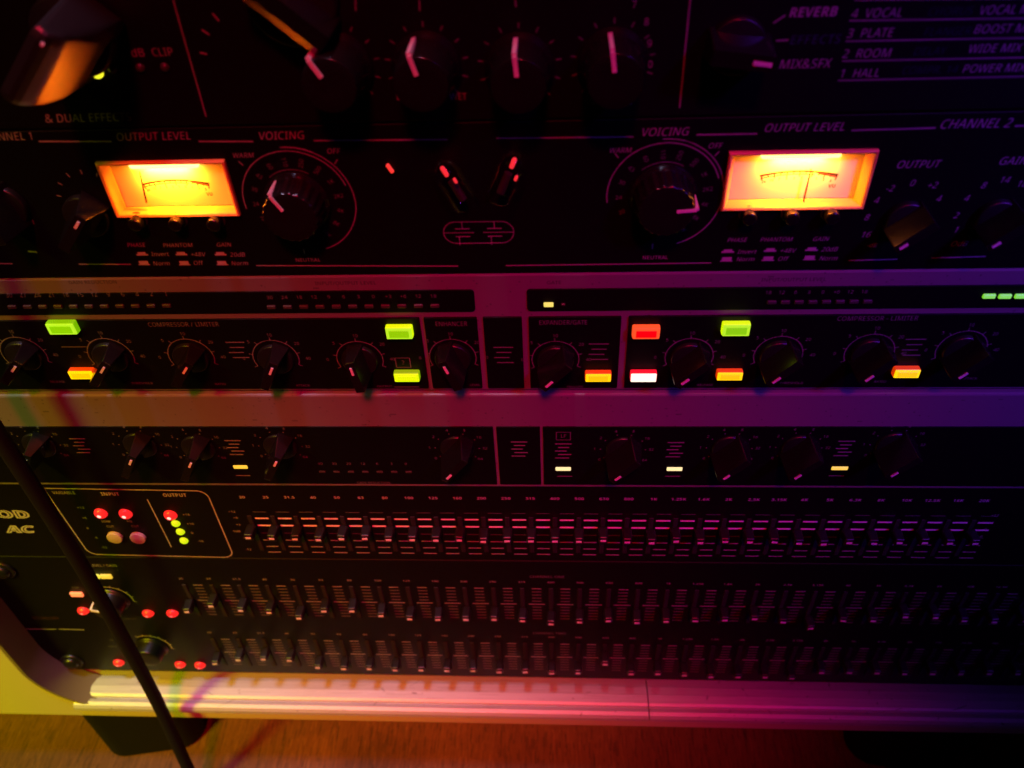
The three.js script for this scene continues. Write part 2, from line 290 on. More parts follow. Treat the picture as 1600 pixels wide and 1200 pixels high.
// ---------------------------------------------------------------- tube preamplifier with two lit meters
function meter(t, x0, y1, x1, y0, needleAt, needleTo, cd) {
  const cx = (x0 + x1) / 2, cy = (y0 + y1) / 2, w = x1 - x0, h = y1 - y0, zb = -0.0020;
  const m = group('level_meter', t, [cx, cy, 0]);
  const iw = w / 2 - 0.0021, ih = h / 2 - 0.0017;
  // funnel of amber plastic from the rim down to the dial
  const rings = [[w / 2, h / 2, -0.001], [w / 2, h / 2, 0.0010], [w / 2 - 0.0003, h / 2 - 0.0003, 0.0013], [w / 2 - 0.0007, h / 2 - 0.0007, 0.0011], [iw, ih, zb + 0.0002]];
  const pos = [], idx = [];
  rings.forEach(([a, b, z]) => [[-a, -b], [a, -b], [a, b], [-a, b]].forEach(([x, y]) => pos.push(x, y, z)));
  for (let r = 0; r < rings.length - 1; r++) for (let k = 0; k < 4; k++) { const a = r * 4 + k, b = r * 4 + (k + 1) % 4; idx.push(a, b, a + 4, b, b + 4, a + 4); }
  let g = new THREE.BufferGeometry(); g.setAttribute('position', new THREE.Float32BufferAttribute(pos, 3)); g.setIndex(idx); g = g.toNonIndexed(); g.computeVertexNormals();
  mesh('rim', g, M.amberPlastic, m);
  // printed dial
  const c = document.createElement('canvas'); c.width = 768; c.height = 300; const q = c.getContext('2d');
  q.fillStyle = '#efe4c4'; q.fillRect(0, 0, 768, 300);
  const A = (x0, y0, r, a0, a1, lw, ink) => { q.strokeStyle = ink; q.lineWidth = lw; q.beginPath(); q.arc(x0, y0, r, a0, a1); q.stroke(); };
  const PX = 400, PY = 1130, R = 1010;
  A(PX, PY, R, -1.80, -1.33, 14, '#180903'); A(PX, PY, R - 18, -1.80, -1.47, 6, '#180903'); A(PX, PY, R - 12, -1.45, -1.33, 8, '#6a1206');
  for (let i = 0; i < 13; i++) { const a = -1.79 + i * 0.038, s = i % 2 ? 16 : 30; q.strokeStyle = '#200d04'; q.lineWidth = 7; q.beginPath(); q.moveTo(PX + (R - 4) * Math.cos(a), PY + (R - 4) * Math.sin(a)); q.lineTo(PX + (R - 4 - s) * Math.cos(a), PY + (R - 4 - s) * Math.sin(a)); q.stroke(); }
  q.fillStyle = '#200d04'; q.font = 'bold 24px sans-serif'; q.textAlign = 'center';
  ['20', '10', '7', '5', '3', '1', '0', '1', '2', '3'].forEach((s, i) => { const a = -1.78 + i * 0.047; q.fillText(s, PX + (R - 52) * Math.cos(a), PY + (R - 52) * Math.sin(a)); });
  q.font = 'bold 34px sans-serif'; q.fillText('VU', 620, 232);
  const ct = new THREE.CanvasTexture(c); ct.colorSpace = THREE.SRGBColorSpace;
  mesh('dial', new THREE.PlaneGeometry(iw * 2, ih * 2), new THREE.MeshStandardMaterial({ map: ct, roughness: 0.75 }), m, [0, 0, zb]);
  mesh('back_plate', box(w + 0.004, h + 0.003, 0.001), M.chassis, m, [0, 0, zb - 0.0012]);
  // needle from its pivot to the scale
  const a = V(needleAt[0] - cx, needleAt[1] - cy, zb + 0.0014), b = V(needleTo[0] - cx, needleTo[1] - cy, zb + 0.0014), L = a.distanceTo(b);
  const ng = new THREE.CylinderGeometry(0.00018, 0.00028, L, 8); const nm = mesh('needle', ng, M.blackPlastic, m); nm.position.copy(a.clone().add(b).multiplyScalar(0.5)); nm.quaternion.setFromUnitVectors(V(0, 1, 0), b.clone().sub(a).normalize());
  // lamp tube along the top inside the rim
  const lamp = mesh('lamp', new THREE.CapsuleGeometry(0.0008, w * 0.5, 4, 10), glow([1.0, 0.55, 0.14], 4.5), m, [0, h / 2 - 0.0019, -0.0010]); lamp.rotation.z = Math.PI / 2;
  const l = new THREE.RectAreaLight(new THREE.Color().setRGB(1.0, 0.225, 0.008), cd, w * 0.36, 0.0012); l.name = 'lamp_light';
  l.position.set(0, h / 2 - 0.0029, -0.0002); m.add(l); l.lookAt(cx, cy + h / 2 - 0.0029 - 0.0065, -0.0062); l.castShadow = true;
  const pane = new THREE.MeshPhysicalMaterial({ transmission: 1, thickness: 0, roughness: 0.02, ior: 1.45 });
  mesh('cover', new THREE.PlaneGeometry(w - 0.0012, h - 0.0012), pane, m, [0, 0, 0.0008]);
  return [x0, y0, x1, y1];
}
{
  const y1 = -0.0002, y0 = -U + 0.0002;
  const t = thing('tube_preamplifier', 'black two channel tube preamplifier with two glowing amber level meters', 'preamplifier');
  chassis(t, y0, y1);
  const P = new Print(y0, y1, '#050506'), sl = 0.22;
  for (const [a, b, c, d, k] of [[-0.1102,-0.0030, -0.0913,-0.0034, WHITE], [-0.0691,-0.0038, -0.0552,-0.0041, WHITE], [-0.0399,-0.0042, -0.0063,-0.0046, WHITE], [0.0056,-0.0045, 0.0393,-0.0048, WHITE], [0.0544,-0.0046, 0.0690,-0.0046, WHITE], [0.0912,-0.0042, 0.1109,-0.0040, WHITE], [0.1291,-0.0039, 0.1386,-0.0038, WHITE]]) P.line(a, b, c, d, 0.4, k);
  for (const [a, b, c, d, k] of [[-0.1430,-0.0392, -0.1337,-0.0394, WHITE], [-0.1146,-0.0398, -0.0994,-0.0400, WHITE], [-0.0637,-0.0409, -0.0068,-0.0418, WHITE], [0.0063,-0.0418, 0.0626,-0.0416, WHITE], [0.0990,-0.0413, 0.1119,-0.0411, WHITE], [0.1207,-0.0408, 0.1348,-0.0405, WHITE]]) P.line(a, b, c, d, 0.35, k);
  P.text('CHANNEL 1', -0.1183,-0.0016, 2.9, { ink: WHITE, slant: sl }); P.text('OUTPUT LEVEL', -0.0802,-0.0024, 2.9, { ink: WHITE, slant: sl }); P.text('VOICING', -0.0477,-0.0029, 2.9, { ink: WHITE, slant: sl });
  P.text('VOICING', 0.0469,-0.0037, 2.9, { slant: sl }); P.text('OUTPUT LEVEL', 0.0801,-0.0032, 2.9, { slant: sl }); P.text('CHANNEL 2', 0.1201,-0.0031, 3.2, { slant: sl });
  for (const [cx, cy, wx, wy, ox, oy, nx, ny] of [[-0.0476,-0.0211, -0.0587,-0.0078, -0.0354,-0.0070, -0.0486,-0.0390], [0.0477,-0.0208, 0.0363,-0.0083, 0.0594,-0.0075, 0.0472,-0.0396]]) {
    P.arc(cx, cy, 0.0153, -72, 95, 0.3, WHITE); P.arc(cx, cy, 0.0143, 18, 188, 0.3, WHITE); P.arc(cx, cy, 0.0092, 60, 130, 0.2, WHITE);  // the thin inner arc paints the highlight on the knob edge
    for (let i = 0; i < 13; i++) { const a = (205 - i * 22) * Math.PI / 180; P.text(['20', '24', '30', '43', '60', '110', '250', '500', '1K', '2K2', '4K', '8K', '16K'][i], cx + 0.0113 * Math.cos(a), cy + 0.0113 * Math.sin(a), 1.6, { rot: Math.cos(a) < 0 ? a + Math.PI : a, ink: GREY }); }
    P.text('WARM', wx, wy, 1.9, { ink: WHITE, slant: sl }); P.text('OFF', ox, oy, 2.0, { slant: sl }); P.text('NEUTRAL', nx, ny, 1.7, { ink: WHITE });
    P.line(cx - 0.0015, cy - 0.0145, cx - 0.0015, cy - 0.0162, 0.3, WHITE); P.line(cx - 0.0118, cy + 0.0105, cx - 0.0128, cy + 0.0118, 0.3, WHITE); P.line(cx + 0.0118, cy + 0.0105, cx + 0.0128, cy + 0.0118, 0.3, WHITE);
  }
  // output and gain scales
  P.text('OUTPUT', 0.1096,-0.0134, 2.8, { slant: sl }); P.text('GAIN', 0.1322,-0.0130, 2.9, { slant: sl });
  for (const [s, x, y] of [['-2', 0.1045,-0.0200], ['0', 0.1096,-0.0186], ['+2', 0.1147,-0.0194], ['4', 0.1174,-0.0231], ['4', 0.1020,-0.0234], ['8', 0.1008,-0.0282], ['16', 0.1018,-0.0334], ['8', 0.1273,-0.0196], ['14', 0.1319,-0.0181], ['18', 0.1365,-0.0193], ['4', 0.1243,-0.0230], ['2', 0.1233,-0.0280], ['1', 0.1246,-0.0323]]) P.text(s, x, y, 2.4, { slant: sl });
  P.text('-dB', 0.1042,-0.0365, 1.8, { slant: sl, ink: WHITE }); P.text('OdB', 0.1267,-0.0364, 2.3, { slant: sl });
  for (const [s, x, y] of [['18', -0.1261,-0.0182], ['22', -0.1227,-0.0217], ['V', -0.1221,-0.0261]]) P.text(s, x, y, 2.2, { slant: -0.2, ink: WHITE });
  P.line(-0.1274,-0.0354, -0.1249,-0.0356, 0.6, WHITE); P.ticks(-0.1025,-0.0207, 0.0085, 0.0098, 215, -35, 11, 0.3, WHITE);
  // legends below the buttons
  for (const [i, [ax, ay, bx, by, cx, cy, k]] of [[-0.0957,-0.0337, -0.0951,-0.0369, -0.0956,-0.0398, WHITE], [-0.0840,-0.0339, -0.0839,-0.0370, -0.0840,-0.0400, WHITE], [-0.0710,-0.0341, -0.0728,-0.0372, -0.0732,-0.0401, WHITE], [0.0685,-0.0346, 0.0665,-0.0382, 0.0665,-0.0407, WHITE], [0.0788,-0.0346, 0.0777,-0.0380, 0.0776,-0.0406, WHITE], [0.0904,-0.0346, 0.0886,-0.0379, 0.0886,-0.0405, WHITE]].entries()) {
    P.text(['PHASE', 'PHANTOM', 'GAIN'][i % 3], ax, ay, 1.8, { ink: k, slant: sl });
    const w = 0.0017; P.rect(bx - w, by - 0.0003, bx + w, by + 0.0003, k); P.rect(bx - w * 0.7, by, bx + w * 0.7, by + 0.0009, k); P.rect(cx - w, cy - 0.0006, cx + w, cy - 0.0002, k); P.rect(cx - w * 0.8, cy - 0.0003, cx + w * 0.8, cy + 0.0009, k);
    P.text(['Invert', '+48V', '20dB'][i % 3], bx + 0.0026, by, 1.9, { ink: k, align: 'left', slant: sl }); P.text(['Norm', 'Off', 'Norm'][i % 3], cx + 0.0026, cy, 1.9, { ink: k, align: 'left', slant: sl });
  }
  // emblem under the tubes: a rounded outline crossed by fine lines
  { const a = [-0.0099,-0.0311], b = [0.0090,-0.0312], h = 0.0033, cx = (a[0] + b[0]) / 2, cy = (a[1] + b[1]) / 2, w = (b[0] - a[0]) / 2, ink = WHITE;
    P.line(cx - w + h, cy + h, cx + w - h, cy + h, 0.25, ink); P.line(cx - w + h, cy - h, cx + w - h, cy - h, 0.25, ink); P.arc(cx - w + h, cy, h, 90, 270, 0.25, ink); P.arc(cx + w - h, cy, h, -90, 90, 0.25, ink);
    P.line(cx - w, cy, cx - 0.0012, cy, 0.25, ink); P.line(cx + 0.0012, cy, cx + w, cy, 0.25, ink);
    for (const s of [-1, 1]) { const x = cx + s * 0.0043; P.line(x, cy + h, x, cy + 0.0012, 0.25, ink); P.line(x - 0.002, cy + 0.0012, x + 0.002, cy + 0.0012, 0.3, ink); P.line(x - 0.002, cy - 0.0012, x + 0.002, cy - 0.0012, 0.3, ink); P.line(x - 0.001, cy - 0.0012, x - 0.001, cy - h - 0.0006, 0.25, ink); } }
  // panel with openings for the meters and the tube window
  const mL = [-0.0974,-0.0087, -0.0637,-0.0246], mR = [0.0628,-0.0090, 0.0988,-0.0251];
  const fit = (a) => [a[0], a[3], a[2], a[1]];
  const S = roundRect(-HW, y0, HW, y1, 0.001);
  for (const a of [mL, mR]) { const [x0, b0, x1, b1] = fit(a); S.holes.push(roundRect(x0 + 0.0001, b0 + 0.0001, x1 - 0.0001, b1 - 0.0001, 0.0003, new THREE.Path())); }
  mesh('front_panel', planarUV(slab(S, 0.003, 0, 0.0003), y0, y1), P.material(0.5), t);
  meter(t, ...mL, [-0.0886,-0.0210], [-0.0874,-0.0121], 900); meter(t, ...mR, [0.0838,-0.0234], [0.0839,-0.0145], 900);
  // two tubes standing in a V
  const glass = new THREE.MeshPhysicalMaterial({ transmission: 1, thickness: 0, roughness: 0.02, ior: 1.5 });
  const heater_glint = glow([1.0, 0.03, 0.03], 0.9);  // glow stands in for the red glints on the tube glass
  for (const [ax, ay, bx, by] of [[-0.0085,-0.0083, -0.0024,-0.0208], [0.0109,-0.0063, 0.0055,-0.0191]]) {
    const tube = group('vacuum_tube', t), a = V(ax, ay, 0.0040), b = V(bx, by, 0.0040), L = a.distanceTo(b), q = new THREE.Quaternion().setFromUnitVectors(V(0, 1, 0), a.clone().sub(b).normalize());
    tube.position.copy(b); tube.quaternion.copy(q);
    const prof = [[0.0030, 0], [0.0036, 0.001], [0.0036, L - 0.0045], [0.0030, L - 0.002], [0.0018, L - 0.0008], [0.0006, L]].map(([r, y]) => new THREE.Vector2(r, y));
    mesh('glass_envelope', new THREE.LatheGeometry(prof, 28), glass, tube);
    mesh('plate', new THREE.CylinderGeometry(0.0011, 0.0011, L * 0.42, 12), M.steel, tube, [0, L * 0.36, 0]);
    mesh('heater_glint', new THREE.CapsuleGeometry(0.0006, 0.0019, 4, 10), heater_glint, tube, [0, L * 0.80, 0.0006]);
    mesh('heater_glint', new THREE.CapsuleGeometry(0.0004, 0.0008, 4, 10), heater_glint, tube, [0.0018, L * 0.62, 0.0026]);
  }
  bar(t, -0.0217,-0.0118, 0.0009, 0.0026, glow([1, 0.04, 0.02], 1.0), 0.0005).rotation.z = 0.5;  // added glowing sliver in place of a red glint
  // knobs
  roundKnob(t, -0.0476,-0.0211, 0.0078, 0.0085, 120, { flutes: 20, pw: 0.0007 }); roundKnob(t, 0.0477,-0.0208, 0.0078, 0.0085, 4, { flutes: 20, pw: 0.0007 });
  ridgeKnob(t, -0.1055,-0.0240, 0.0062, 0.010, 48, { wb: 0.004, wt: 0.0014, pl: 0.4 }); ridgeKnob(t, 0.1103,-0.0285, 0.0052, 0.0095, 222, { wb: 0.0022, wt: 0.0013, pl: 0.42, po: 0.66, m: M.satinKnob });
  ridgeKnob(t, 0.1329,-0.0283, 0.0052, 0.0095, 222, { wb: 0.0022, wt: 0.0013, pl: 0.42, po: 0.66, m: M.satinKnob }); ridgeKnob(t, -0.1269,-0.0207, 0.0062, 0.010, 100, { wb: 0.004, wt: 0.0014, pl: 0.4 });
  for (const [x, y] of [[-0.0920,-0.0257], [-0.0811,-0.0259], [-0.0707,-0.0261], [0.0700,-0.0264], [0.0808,-0.0265], [0.0909,-0.0265]]) {
    const b = group('push_button', t, [x, y, 0]);
    mesh('cap', turned([[0.0019, 0.0002], [0.0019, 0.0030], [0.0017, 0.0034], [0.0012, 0.0036], [0, 0.0036]], 0, 0, 28), M.glossKnob, b); mesh('collar', new THREE.TorusGeometry(0.0021, 0.0003, 8, 28), M.steel, b, [0, 0, 0.0002]);
  }
}

// ---------------------------------------------------------------- shared by the two silver-trimmed dynamics units
const GREEN = glow([0.48, 0.90, 0.02], 0.95, [0.1, 0.3, 0.02]), GREEN_FACE = glow([0.24, 0.66, 0.0], 0.9, [0.1, 0.3, 0.02]), YELLOW_FACE = glow([1.0, 0.52, 0.0], 1.05, [0.4, 0.2, 0.02]), RED_FACE = glow([1.0, 0.0, 0.0], 0.95, [0.4, 0.02, 0.02]), GREEN_SIDE = glow([0.22, 0.62, 0.0], 0.75, [0.1, 0.3, 0.02]);
const LIME = glow([0.62, 0.86, 0.0], 1.1, [0.2, 0.3, 0.02]), LIME_SIDE = glow([0.26, 0.52, 0.0], 0.7, [0.1, 0.3, 0.02]);
const YELLOW = glow([1.0, 0.66, 0.0], 1.1, [0.4, 0.2, 0.02]), YELLOW_SIDE = glow([0.80, 0.045, 0.0], 0.75, [0.4, 0.08, 0.02]);
const RED = glow([1.0, 0.012, 0.004], 1.0, [0.4, 0.02, 0.02]), RED_SIDE = glow([1.0, 0.10, 0.02], 0.9, [0.4, 0.02, 0.02]);
const PINK = glow([1.0, 0.80, 0.62], 1.5, [0.5, 0.3, 0.3]), PINK_SIDE = glow([1.0, 0.01, 0.03], 0.8, [0.4, 0.02, 0.02]);
const AMBER_BAR = glow([1.0, 0.62, 0.04], 1.0), PALE_BAR = glow([1.0, 0.85, 0.36], 1.1);
function plate(t, x0, y0, x1, y1, m, by0, by1, r = 0.0006, front = 0.0006, name = 'control_plate') {
  return mesh(name, planarUV(slab(roundRect(x0, y0, x1, y1, r), 0.0012, front, 0.0002), by0, by1), m, t);
}
// compressor
{
  const y1 = -U - 0.0002, y0 = -2 * U + 0.0005;
  const t = thing('compressor', 'silver trimmed two channel compressor with large lit green, amber and red buttons', 'compressor');
  chassis(t, y0, y1);
  const B = new Print(y0, y1, '#7e7e7e');                                  // silver front, dark print in its top band
  for (const [s, x, y] of [['GAIN REDUCTION', -0.1129,-0.0460], ['INPUT/OUTPUT LEVEL', -0.0394,-0.0472], ['GATE', 0.0197,-0.0475], ['INPUT/OUTPUT LEVEL', 0.0857,-0.0474]]) B.text(s, x, y, 1.8, { ink: '#3a3a3a' });
  mesh('front_panel', planarUV(slab(roundRect(-HW, y0, HW, y1, 0.001), 0.003, 0, 0.0006), y0, y1), B.material(0.40, { metalness: 0.35 }), t);
  const P = new Print(y0, y1, '#050506');
  for (let i = 0; i < 12; i++) { const f = i / 11; P.text(['30', '27', '24', '21', '18', '15', '12', '9', '6', '4', '2', '1'][i], THREE.MathUtils.lerp(-0.1396, -0.0925, f), -0.0502, 1.9, { ink: GREY }); }
  for (let i = 0; i < 12; i++) { const f = i / 11; P.text(['30', '24', '18', '12', '9', '6', '3', '0', '+3', '+6', '12', '18'][i], THREE.MathUtils.lerp(-0.0623, -0.0148, f), -0.0515, 1.8, { ink: GREY }); }
  for (let i = 0; i < 8; i++) { const f = i / 7; P.text(['18', '12', '6', '3', '0', '+6', '12', '18'][i], THREE.MathUtils.lerp(0.0794, 0.1056, f), -0.0513, 1.7, { ink: GREY }); }
  P.text('COMPRESSOR / LIMITER', -0.0907,-0.0612, 2.0, { ink: GREY }); P.text('COMPRESSOR - LIMITER', 0.1115,-0.0607, 2.1, { ink: GREY }); P.text('ENHANCER', -0.0105,-0.0617, 1.9, { ink: GREY }); P.text('EXPANDER/GATE', 0.0223,-0.0615, 1.9, { ink: GREY });
  const dials = [[-0.1449,-0.0726, 115], [-0.1174,-0.0733, 128], [-0.0921,-0.0737, 132], [-0.0657,-0.0744, 62], [-0.0397,-0.0750, 98], [-0.0111,-0.0744, 110], [0.0200,-0.0754, 228], [0.0599,-0.0746, 225], [0.0860,-0.0740, 228], [0.1123,-0.0734, 228], [0.1383,-0.0724, 228]];
  dials.forEach(([x, y], i) => {
    const n = GREY; P.arc(x, y, 0.0071, -22, 205, 0.28, n); P.ticks(x, y, 0.0071, 0.0083, 205, -22, 7, 0.25, n);
    for (const [a, s] of [[180, '0'], [135, '5'], [90, '10'], [40, '20'], [0, '40']]) P.text(s, x + 0.0100 * Math.cos(a * Math.PI / 180), y + 0.0092 * Math.sin(a * Math.PI / 180), 1.5, { ink: n });
    P.text(['RELEASE', 'THRESHOLD', 'RATIO', 'ATTACK', 'OUTPUT', 'LEVEL', 'TRIGGER', 'RELEASE', 'THRESHOLD', 'RATIO', 'ATTACK'][i], x + 0.006, y - 0.0112, 1.3, { ink: GREY });
  });
  for (const [x, y] of [[-0.0769,-0.0710], [0.0329,-0.0724], [0.1243,-0.0713], [0.0044,-0.0735]]) for (let k = 0; k < 4; k++) P.line(x - 0.003 + (k % 2) * 0.0008, y + 0.003 - k * 0.002, x + 0.003 - (k % 3) * 0.0006, y + 0.003 - k * 0.002, 0.35, GREY);
  { const [x, y] = [-0.0266,-0.0764]; P.path([[x - 0.0022, y - 0.0019], [x + 0.0022, y - 0.0019], [x + 0.0022, y + 0.0019], [x - 0.0022, y + 0.0019], [x - 0.0022, y - 0.0019]], 0.25, GREY); P.text('?', x, y, 2.2, { ink: GREY }); }
  for (const [x, y] of [[-0.1277,-0.0694], [-0.0267,-0.0864]]) P.line(x - 0.004, y, x + 0.004, y, 0.3, GREY);
  const m = P.material(0.5);
  const sy0 = -0.0573, sy1 = -0.0496, py0 = -0.0870, py1 = -0.0593;
  plate(t, -0.2205, sy0, -0.0030, sy1, m, y0, y1, 0.0012, 0.0004, 'display_strip'); plate(t, 0.0119, sy0, 0.2205, sy1, m, y0, y1, 0.0012, 0.0004, 'display_strip');
  for (const [a, b] of [[-0.2205, -0.0197], [-0.0185, -0.0028], [-0.0011, 0.0103], [0.0122, 0.0391], [0.0412, 0.2205]]) plate(t, a, py0, b, py1, m, y0, y1, 0.0004);
  for (const [x, y, k] of [[-0.1449,-0.0726, 45], [-0.1174,-0.0733, 50], [-0.0921,-0.0737, 52], [-0.0657,-0.0744, 62], [-0.0397,-0.0750, 98], [-0.0111,-0.0744, 110], [0.0200,-0.0754, 228], [0.0599,-0.0746, 225], [0.0860,-0.0740, 228], [0.1123,-0.0734, 228], [0.1383,-0.0724, 228]])
    ridgeKnob(t, x, y, 0.0056, 0.0092, k, { wb: 0.0026, wt: 0.0013, m: M.glossKnob, pl: 0.5, po: 0.5 });
  litButton(t, -0.1273,-0.0610, 0.0088, 0.0042, GREEN, GREEN_SIDE, GREEN_FACE); litButton(t, -0.0259,-0.0635, 0.0080, 0.0042, GREEN, LIME, GREEN_FACE); litButton(t, -0.0258,-0.0808, 0.0080, 0.0034, LIME, LIME_SIDE);
  litButton(t, -0.1285,-0.0793, 0.0080, 0.0034, YELLOW, YELLOW_SIDE, YELLOW_FACE); litButton(t, 0.0330,-0.0811, 0.0080, 0.0032, YELLOW, YELLOW_SIDE, YELLOW_FACE); litButton(t, 0.0463,-0.0641, 0.0080, 0.0040, RED_SIDE, RED_SIDE, RED_FACE);
  litButton(t, 0.0467,-0.0811, 0.0080, 0.0034, PINK, PINK_SIDE); litButton(t, 0.0719,-0.0631, 0.0080, 0.0042, GREEN, LIME, GREEN_FACE); litButton(t, 0.0725,-0.0807, 0.0078, 0.0032, YELLOW, YELLOW_SIDE, YELLOW_FACE); litButton(t, 0.1244,-0.0799, 0.0076, 0.0032, YELLOW, YELLOW_SIDE, YELLOW_FACE);
  bar(t, 0.0181,-0.0548, 0.0028, 0.0014, glow([0.85, 0.75, 0.12], 1.0)); bar(t, 0.0223,-0.0548, 0.0012, 0.0008, M.ledOff);
  for (const [x, y] of [[0.1397,-0.0531], [0.1440,-0.0532], [0.1483,-0.0532]]) bar(t, x, y, 0.0034, 0.0014, glow([0.22, 0.75, 0.03], 0.9));
  for (let i = 0; i < 11; i++) bar(t, THREE.MathUtils.lerp(-0.1403, -0.0935, i / 10), -0.0541, 0.0026, 0.0012, M.ledOff);
  for (let i = 0; i < 11; i++) bar(t, THREE.MathUtils.lerp(-0.0625, -0.0146, i / 10), -0.0549, 0.0026, 0.0012, M.ledOff);
  for (let i = 0; i < 8; i++) bar(t, THREE.MathUtils.lerp(0.0808, 0.1072, i / 7), -0.0546, 0.0026, 0.0012, M.ledOff);
}
// gate
{
  const y1 = -2 * U - 0.0003, y0 = -3 * U + 0.0002;
  const t = thing('noise_gate', 'silver trimmed gate unit with slim lit bars and long black knobs', 'gate unit');
  chassis(t, y0, y1);
  const B = new Print(y0, y1, '#7e7e7e');
  mesh('front_panel', planarUV(slab(roundRect(-HW, y0, HW, y1, 0.001), 0.003, 0.0012, 0.0007), y0, y1), B.material(0.40, { metalness: 0.35 }), t);
  const P = new Print(y0, y1, '#050506');
  const knobs = [[-0.1567,-0.1118, 60], [-0.1212,-0.1117, 58], [-0.1014,-0.1130, 60], [-0.0728,-0.1123, 60], [-0.0129,-0.1131, 232], [0.0422,-0.1136, 228], [0.0768,-0.1129, 228], [0.0992,-0.1126, 228], [0.1290,-0.1113, 228]];
  for (const [x, y] of knobs) for (let i = 0; i < 8; i++) { const a = (215 - i * 36) * Math.PI / 180; P.text(['0', '1', '2', '4', '8', '16', '32', '64'][i], x + 0.0093 * Math.cos(a), y + 0.0088 * Math.sin(a), 1.6, { ink: GREY }); P.rect(x + 0.0074 * Math.cos(a) - 0.0002, y + 0.007 * Math.sin(a) - 0.0002, x + 0.0074 * Math.cos(a) + 0.0002, y + 0.007 * Math.sin(a) + 0.0002, GREY); }
  for (const [x, y, k] of [[-0.1422,-0.1124, GREY], [-0.0886,-0.1132, GREY], [0.0079,-0.1137, GREY], [0.0225,-0.1146, GREY], [0.0593,-0.1139, GREY], [0.1139,-0.1132, GREY]]) for (let i = 0; i < 5; i++) P.line(x - 0.0028 + (i % 2) * 0.001, y + 0.0036 - i * 0.0017, x + 0.0028 - (i % 3) * 0.0008, y + 0.0036 - i * 0.0017, 0.5, k);
  { const [x, y] = [0.0225,-0.1073]; P.path([[x - 0.0023, y - 0.0018], [x + 0.0023, y - 0.0018], [x + 0.0023, y + 0.0018], [x - 0.0023, y + 0.0018], [x - 0.0023, y - 0.0018]], 0.25, GREY); P.text('LF', x, y, 2.0, { ink: GREY }); }
  for (let i = 0; i < 7; i++) P.text(['40', '30', '20', '12', '6', '3', '0'][i], THREE.MathUtils.lerp(-0.0609, -0.0312, i / 6), -0.1211, 1.6, { ink: GREY });
  P.text('GAIN REDUCTION', -0.0438,-0.1307, 1.5, { ink: GREY });
  for (const [x, y] of [[-0.0896,-0.1272], [0.0230,-0.1270], [0.0597,-0.1268], [0.1143,-0.1263]]) P.line(x - 0.0026, y, x + 0.0026, y, 0.4, GREY);
  const m = P.material(0.5), py1 = -0.1031, py0 = -0.1314;
  for (const [a, b] of [[-0.2205, -0.0004], [0.0006, 0.0149], [0.0158, 0.2205]]) plate(t, a, py0, b, py1, m, y0, y1, 0.0004, 0.0016);
  for (const [x, y, k] of knobs) ridgeKnob(t, x, y, 0.0058, 0.0118, k, { wb: 0.0030, wt: 0.0012, m: M.glossKnob, pl: 0.42, po: 0.55 });
  bar(t, -0.0893,-0.1226, 0.0050, 0.0016, AMBER_BAR, 0.0014); bar(t, 0.0225,-0.1231, 0.0052, 0.0017, PALE_BAR, 0.0014); bar(t, 0.0600,-0.1230, 0.0052, 0.0017, PALE_BAR, 0.0014); bar(t, 0.1145,-0.1224, 0.0054, 0.0016, AMBER_BAR, 0.0014);
  for (let i = 0; i < 7; i++) bar(t, THREE.MathUtils.lerp(-0.0610, -0.0307, i / 6), -0.1250, 0.0024, 0.0012, M.ledOff, 0.0012);
}

// ---------------------------------------------------------------- graphic equalizers
const FREQ = ['20', '25', '31.5', '40', '50', '63', '80', '100', '125', '160', '200', '250', '315', '400', '500', '630', '800', '1K', '1.25K', '1.6K', '2K', '2.5K', '3.15K', '4K', '5K', '6.3K', '8K', '10K', '12.5K', '16K', '20K'];
const slotGeo = box(0.0018, 0.021, 0.0006, 0.0003), capGeo = box(0.0034, 0.0036, 0.0054, 0.0007), lineGeo = new THREE.BoxGeometry(0.0020, 0.0009, 0.0003);
function fader(t, x, yc, yCap, len = 1) {
  const f = group('fader', t, [x, yc, 0]);
  const s = mesh('slot', slotGeo, M.slot, f, [0, 0, 0.0001]); s.scale.y = len;
  mesh('cap', capGeo, M.blackPlastic, f, [0, yCap - yc, 0.0034]).rotation.set((rnd() - 0.5) * 0.10, (rnd() - 0.5) * 0.12, (rnd() - 0.5) * 0.08);
  mesh('cap_line', lineGeo, M.pointer, f, [0, yCap - yc, 0.0061]);
  return f;
}
